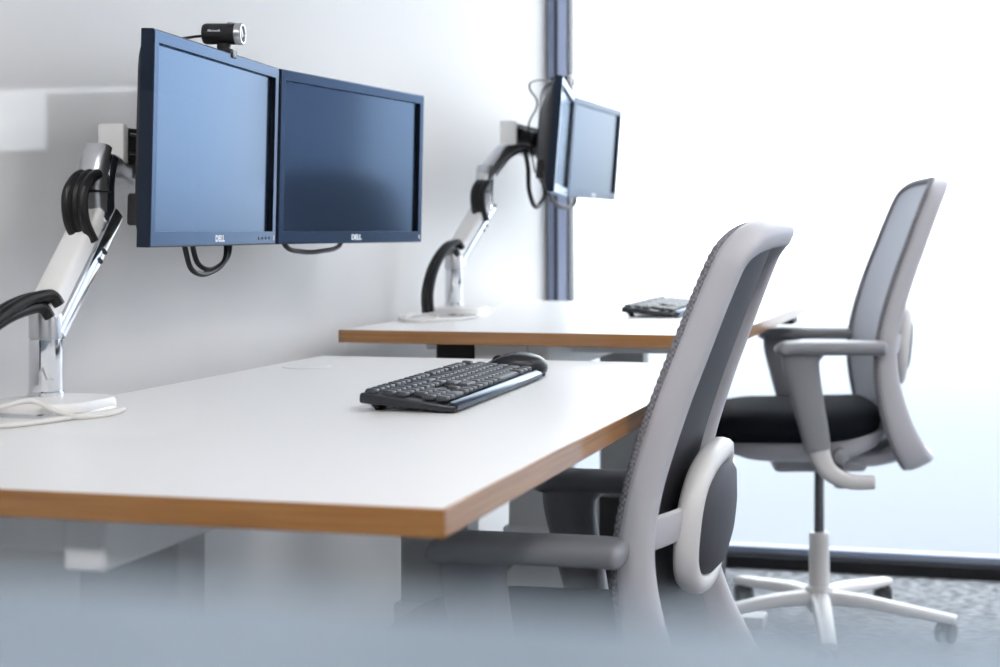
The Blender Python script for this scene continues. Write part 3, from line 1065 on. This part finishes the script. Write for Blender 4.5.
# ------------------------------------------------------------------ mice
def build_mouse(name, label, loc, rz):
    t = thing(name, label, 'mouse', loc, rz, 'black mice')
    def dome(p):
        x, y, z = p
        return (x, y * (1 - 0.10 * (x / 0.05) ** 2), z)
    rings = []
    for s, f in ((0.90, 0.0), (0.97, 0.10), (1.0, 0.30), (0.985, 0.52), (0.92, 0.74), (0.78, 0.90), (0.55, 0.98), (0.2, 1.0)):
        ring = []
        for x, y in super_ring(0.053 * s, 0.031 * s, 36, 2.5):
            hgt = 0.039 - 0.016 * max(0, (-x - 0.0) / 0.053) ** 1.3 - 0.006 * max(0, x / 0.053) ** 2
            ring.append(dome((x, y, 0.004 + (hgt - .004) * f)))
        rings.append(ring)
    sh = link('shell', loft(rings), 'kbody', t, 60)
    link('base', pillow(0.049, 0.028, [(0.95, 0.0), (1.0, .001), (1.0, .006)], e=2.5), 'blk', t)
    wh = link('scroll_wheel', lathe([(0.008, -.0035), (0.0115, -.003), (0.012, 0), (0.0115, .003), (0.008, .0035)], 20, axis='y'), 'blk', t)
    wh.location = (-0.030, 0, 0.0225)
    seam = tube([(-0.052, 0, .018), (-0.045, 0, .0235), (-0.020, 0, .0345), (0.0, 0, .0392)], 0.0006, 4, 6)
    link('button_seam', seam, 'blk', sh)
    link('side_grip', sweep(smooth_path([(-.034, -.0275, .013), (-.01, -.0305, .014), (.02, -.0305, .015), (.04, -.024, .014)], 4), (0.004, 0.0015), ref=(0, 1, 0), n=8), 'blk', sh)
    return t
build_mouse('computer_mouse', 'black mouse at the far end of the near keyboard', (0.532, 2.223, Z1 + 0.0005), math.radians(4))
build_mouse('computer_mouse', 'black mouse behind the keyboard on the far desk', (0.62, 3.66, Z2 + 0.0005), math.radians(-3))

# ------------------------------------------------------------------ webcams
def build_webcam(name, label, loc, rz, mon_dir, cable):
    """origin on the top edge of a monitor, looking along +x"""
    t = thing(name, label, 'webcam', loc, rz, 'black webcams')
    zc = 0.031
    up = Matrix.Translation((0, 0, zc))
    b = lathe([(0.010, -.034), (0.0150, -.0325), (0.0165, -.029), (0.0168, .018)], 28, axis='x')
    bmesh.ops.transform(b, matrix=up, verts=b.verts)
    body = link('body', b, 'blk', t)
    b = lathe([(0.0168, .018), (0.0172, .0185), (0.0172, .027), (0.0158, .0290), (0.0135, .0290), (0.0125, .0245)], 28, axis='x')
    bmesh.ops.transform(b, matrix=up, verts=b.verts)
    link('silver_ring', b, 'silver', body)
    b = lathe([(0.0135, .022), (0.0135, .0255), (0.008, .0275), (0.002, .0283)], 24, axis='x')
    bmesh.ops.transform(b, matrix=up, verts=b.verts)
    link('lens', b, 'lens', body)
    link('top_button', pillow(0.006, 0.004, [(1, zc + .0155), (1, zc + .0182), (0.8, zc + .0188)], e=2.5, n=20, cx=0.010), 'silver', body)
    b = text_bm('Microsoft', 0.0050, 0.0001)
    # wrapped flat on the side that faces the corridor (-y)
    bmesh.ops.transform(b, matrix=Matrix.Translation((-0.012, -0.0169, zc + .003)) @ Matrix.Rotation(PI / 2, 4, 'X'), verts=b.verts)
    link('brand_lettering', b, 'logo', body, 30, False)
    link('stand', sweep(smooth_path([(0.0, 0, .017), (-.002, 0, .010), (.0, 0, .004)], 4), [(0.010, 0.007)] * 9, ref=(0, 1, 0), n=12, e=3), 'blk', t)
    link('clip', box((-0.020, -0.011, 0.0005), (0.016, 0.011, 0.0062), 0.002, 2), 'blk', t)
    link('clip_lip', box((0.0085, -0.011, -0.008), (0.0165, 0.011, 0.0055), 0.002, 2), 'kbody', t)
    link('cable', tube(cable, 0.0022, 6, 8), 'blkcable', t)
    return t
def on_edge(p, q, u):
    return (p[0] + (q[0] - p[0]) * u, p[1] + (q[1] - p[1]) * u)
x, y = on_edge(A0, A1, 0.58)
build_webcam('webcam', 'small black cylindrical webcam with silver ring on the near left monitor', (x - .008, y, 1.310), math.radians(13), 0,
             [(-.032, 0, .028), (-.050, -.012, .024), (-.062, -.035, .014), (-.060, -.06, -.02), (-.056, -.06, -.08)])
x, y = on_edge(B0, B1, 0.90)
build_webcam('webcam', 'dark webcam on top of the far monitor pair beside the window post', (x - .008, y, 1.398), math.radians(-4), 0,
             [(-.032, 0, .028), (-.048, 0, .022), (-.058, -.01, .0), (-.060, -.02, -.06)])

# ------------------------------------------------------------------ loose cables
def cable(name, label, pts, r, m, per=8, group=None):
    o = link(name, tube(pts, r, per, 8), m)
    return tag(o, label, 'cable', group)
# white cord around the near arm base
def loop_pts(cx, cy, rx, ry, z, n, a0, turns=1.0, dz=0.0):
    return [(cx + rx * math.cos(a0 + 2 * PI * turns * i / n), cy + ry * math.sin(a0 + 2 * PI * turns * i / n), z + dz * i / n) for i in range(n + 1)]
cable('white_cord', 'coiled white cord lying around the near monitor arm base',
      [(0.00, 1.50, Z1 + .004), (0.06, 1.485, Z1 + .008), (0.105, 1.52, Z1 + .024), (0.115, 1.56, Z1 + .026), (0.14, 1.575, Z1 + .012), (0.165, 1.585, Z1 + .0045),
       (0.180, 1.625, Z1 + .004), (0.172, 1.668, Z1 + .004), (0.162, 1.640, Z1 + .004), (0.152, 1.560, Z1 + .004), (0.11, 1.47, Z1 + .004), (0.05, 1.44, Z1 + .004)], 0.0034, 'cream')
cable('white_cord', 'white cord looped in front of the far monitor arm base',
      [(-0.02, 3.10, Z2 + .004), (-0.01, 3.00, Z2 + .006), (0.03, 2.90, Z2 + .006), (0.08, 2.86, Z2 + .004), (0.10, 2.93, Z2 + .004), (0.07, 3.00, Z2 + .010), (0.03, 2.97, Z2 + .010),
       (0.05, 2.88, Z2 + .004), (0.11, 2.90, Z2 + .004), (0.16, 3.02, Z2 + .004)], 0.0032, 'cream')
# black loops under the near screens
cable('monitor_cable', 'black cable loop hanging under the near left monitor',
      [(0.070, 1.960, 1.06), (0.080, 1.965, 1.00), (0.080, 1.985, 0.968), (0.080, 2.030, 0.962), (0.078, 2.085, 0.985), (0.068, 2.10, 1.05)], 0.0042, 'blkcable')
cable('monitor_cable', 'second black cable loop under the near left monitor, nearer its right end',
      [(0.060, 2.005, 1.06), (0.066, 2.010, 1.00), (0.066, 2.030, 0.974), (0.066, 2.070, 0.968), (0.064, 2.120, 0.992), (0.058, 2.13, 1.05)], 0.0042, 'blkcable')
cable('monitor_cable', 'black cable sagging just below the near right monitor',
      [(0.05, 2.29, 1.06), (0.06, 2.32, 1.004), (0.06, 2.38, 0.992), (0.065, 2.45, 0.992), (0.065, 2.53, 1.004), (0.055, 2.56, 1.06)], 0.0046, 'blkcable')
# far pair: looped cables
cable('monitor_cable', 'black cable loop hanging between far arm and far monitors',
      [(0.17, 3.34, 1.23), (0.18, 3.335, 1.187), (0.18, 3.343, 1.133), (0.18, 3.385, 1.094), (0.18, 3.435, 1.100), (0.18, 3.473, 1.130), (0.17, 3.47, 1.18)], 0.0062, 'blkcable')
cable('monitor_cable', 'dark cable arc under the far monitor pair',
      [(0.15, 3.50, 1.18), (0.17, 3.515, 1.14), (0.17, 3.568, 1.112), (0.17, 3.66, 1.094), (0.165, 3.79, 1.106), (0.15, 3.84, 1.15)], 0.0055, 'blkcable')
cable('monitor_cable', 'thin cable curling up beside the far arm head to the monitor top',
      [(0.185, 3.515, 1.420), (0.18, 3.43, 1.417), (0.18, 3.355, 1.402), (0.18, 3.352, 1.384), (0.18, 3.402, 1.366), (0.18, 3.402, 1.343), (0.175, 3.355, 1.296), (0.175, 3.374, 1.234), (0.17, 3.42, 1.18)], 0.0024, 'blkcable')
# black cable hanging under the desks
cable('power_cable', 'black power cable hanging down below the far desk', [(0.32, 2.78, 0.76), (0.40, 2.80, 0.62), (0.47, 2.83, 0.46), (0.50, 2.86, 0.28), (0.50, 2.9, 0.10), (0.46, 2.95, 0.008)], 0.006, 'blkcable')

# ------------------------------------------------------------------ under the far desk: computer tower, bin by the window
t = thing('computer_tower', 'black computer tower standing on the floor under the far desk', 'computer', (0.57, 3.16, 0.0), 0)
link('case', box((-0.10, -0.21, 0.012), (0.10, 0.21, 0.45), 0.006, 2), 'blk', t)
link('front_panel', box((0.098, -0.20, 0.02), (0.108, 0.20, 0.442), 0.004, 2), 'blk', t)
for i in range(4):
    link('foot', box((-.09 + .15 * (i % 2), -.19 + .34 * (i // 2), 0), (-.06 + .15 * (i % 2), -.15 + .34 * (i // 2), .013), .002, 1), 'blk', t)
link('power_button', lathe([(0.010, .106), (0.010, .110), (0.008, .111)], 16, axis='x'), 'silver', t).location = (0, 0.0, 0.40)

t = thing('waste_bin', 'black waste bin with pale liner on the carpet by the window', 'bin', (0.42, 4.02, 0), 0)
rings = []
for s, z in ((0.82, 0.0), (0.83, .004), (1.0, .34), (1.0, .345), (0.96, .345), (0.80, .012), (0.3, .010)):
    rings.append([(x, y, z) for x, y in super_ring(0.15 * s, 0.13 * s, 36, 4.0)])
link('bucket', loft(rings), 'blk', t, 50)
rings = []
for s, z in ((1.015, .295), (1.03, .30), (1.025, .35), (0.97, .354), (0.945, .33), (0.88, .20)):
    rings.append([(x * (1 + .012 * math.sin(9 * i)), y * (1 + .012 * math.cos(7 * i)), z + .008 * math.sin(5 * i) * (z < .31)) for i, (x, y) in enumerate(super_ring(0.15 * s, 0.13 * s, 36, 4.0))])
link('liner', loft(rings, closed_ends=False), 'liner', t, 60)

# ------------------------------------------------------------------ open office behind the camera: added cabinet masking part of the strip window's reflection
t = thing('added_cabinet', 'added pale grey cabinet masking part of the strip window behind the glass partition', 'cabinet', (-2.86, -5.76, 0), 0)
link('body', box((-0.27, -0.21, 0.05), (0.27, 0.20, 1.695), 0.004, 1), 'cab', t)
link('plinth', box((-0.26, -0.20, 0.0), (0.26, 0.18, 0.05)), 'blk', t)
for s_ in (-1, 1):
    dr = link('door', box((0.003 if s_ > 0 else -0.267, 0.20, 0.06), (0.267 if s_ > 0 else -0.003, 0.218, 1.69), 0.002, 1), 'cab', t)
    link('handle', tube([(s_ * .03, .218, .85), (s_ * .03, .245, .86), (s_ * .03, .245, .98), (s_ * .03, .218, .99)], .005, 4, 8), 'silver', dr)
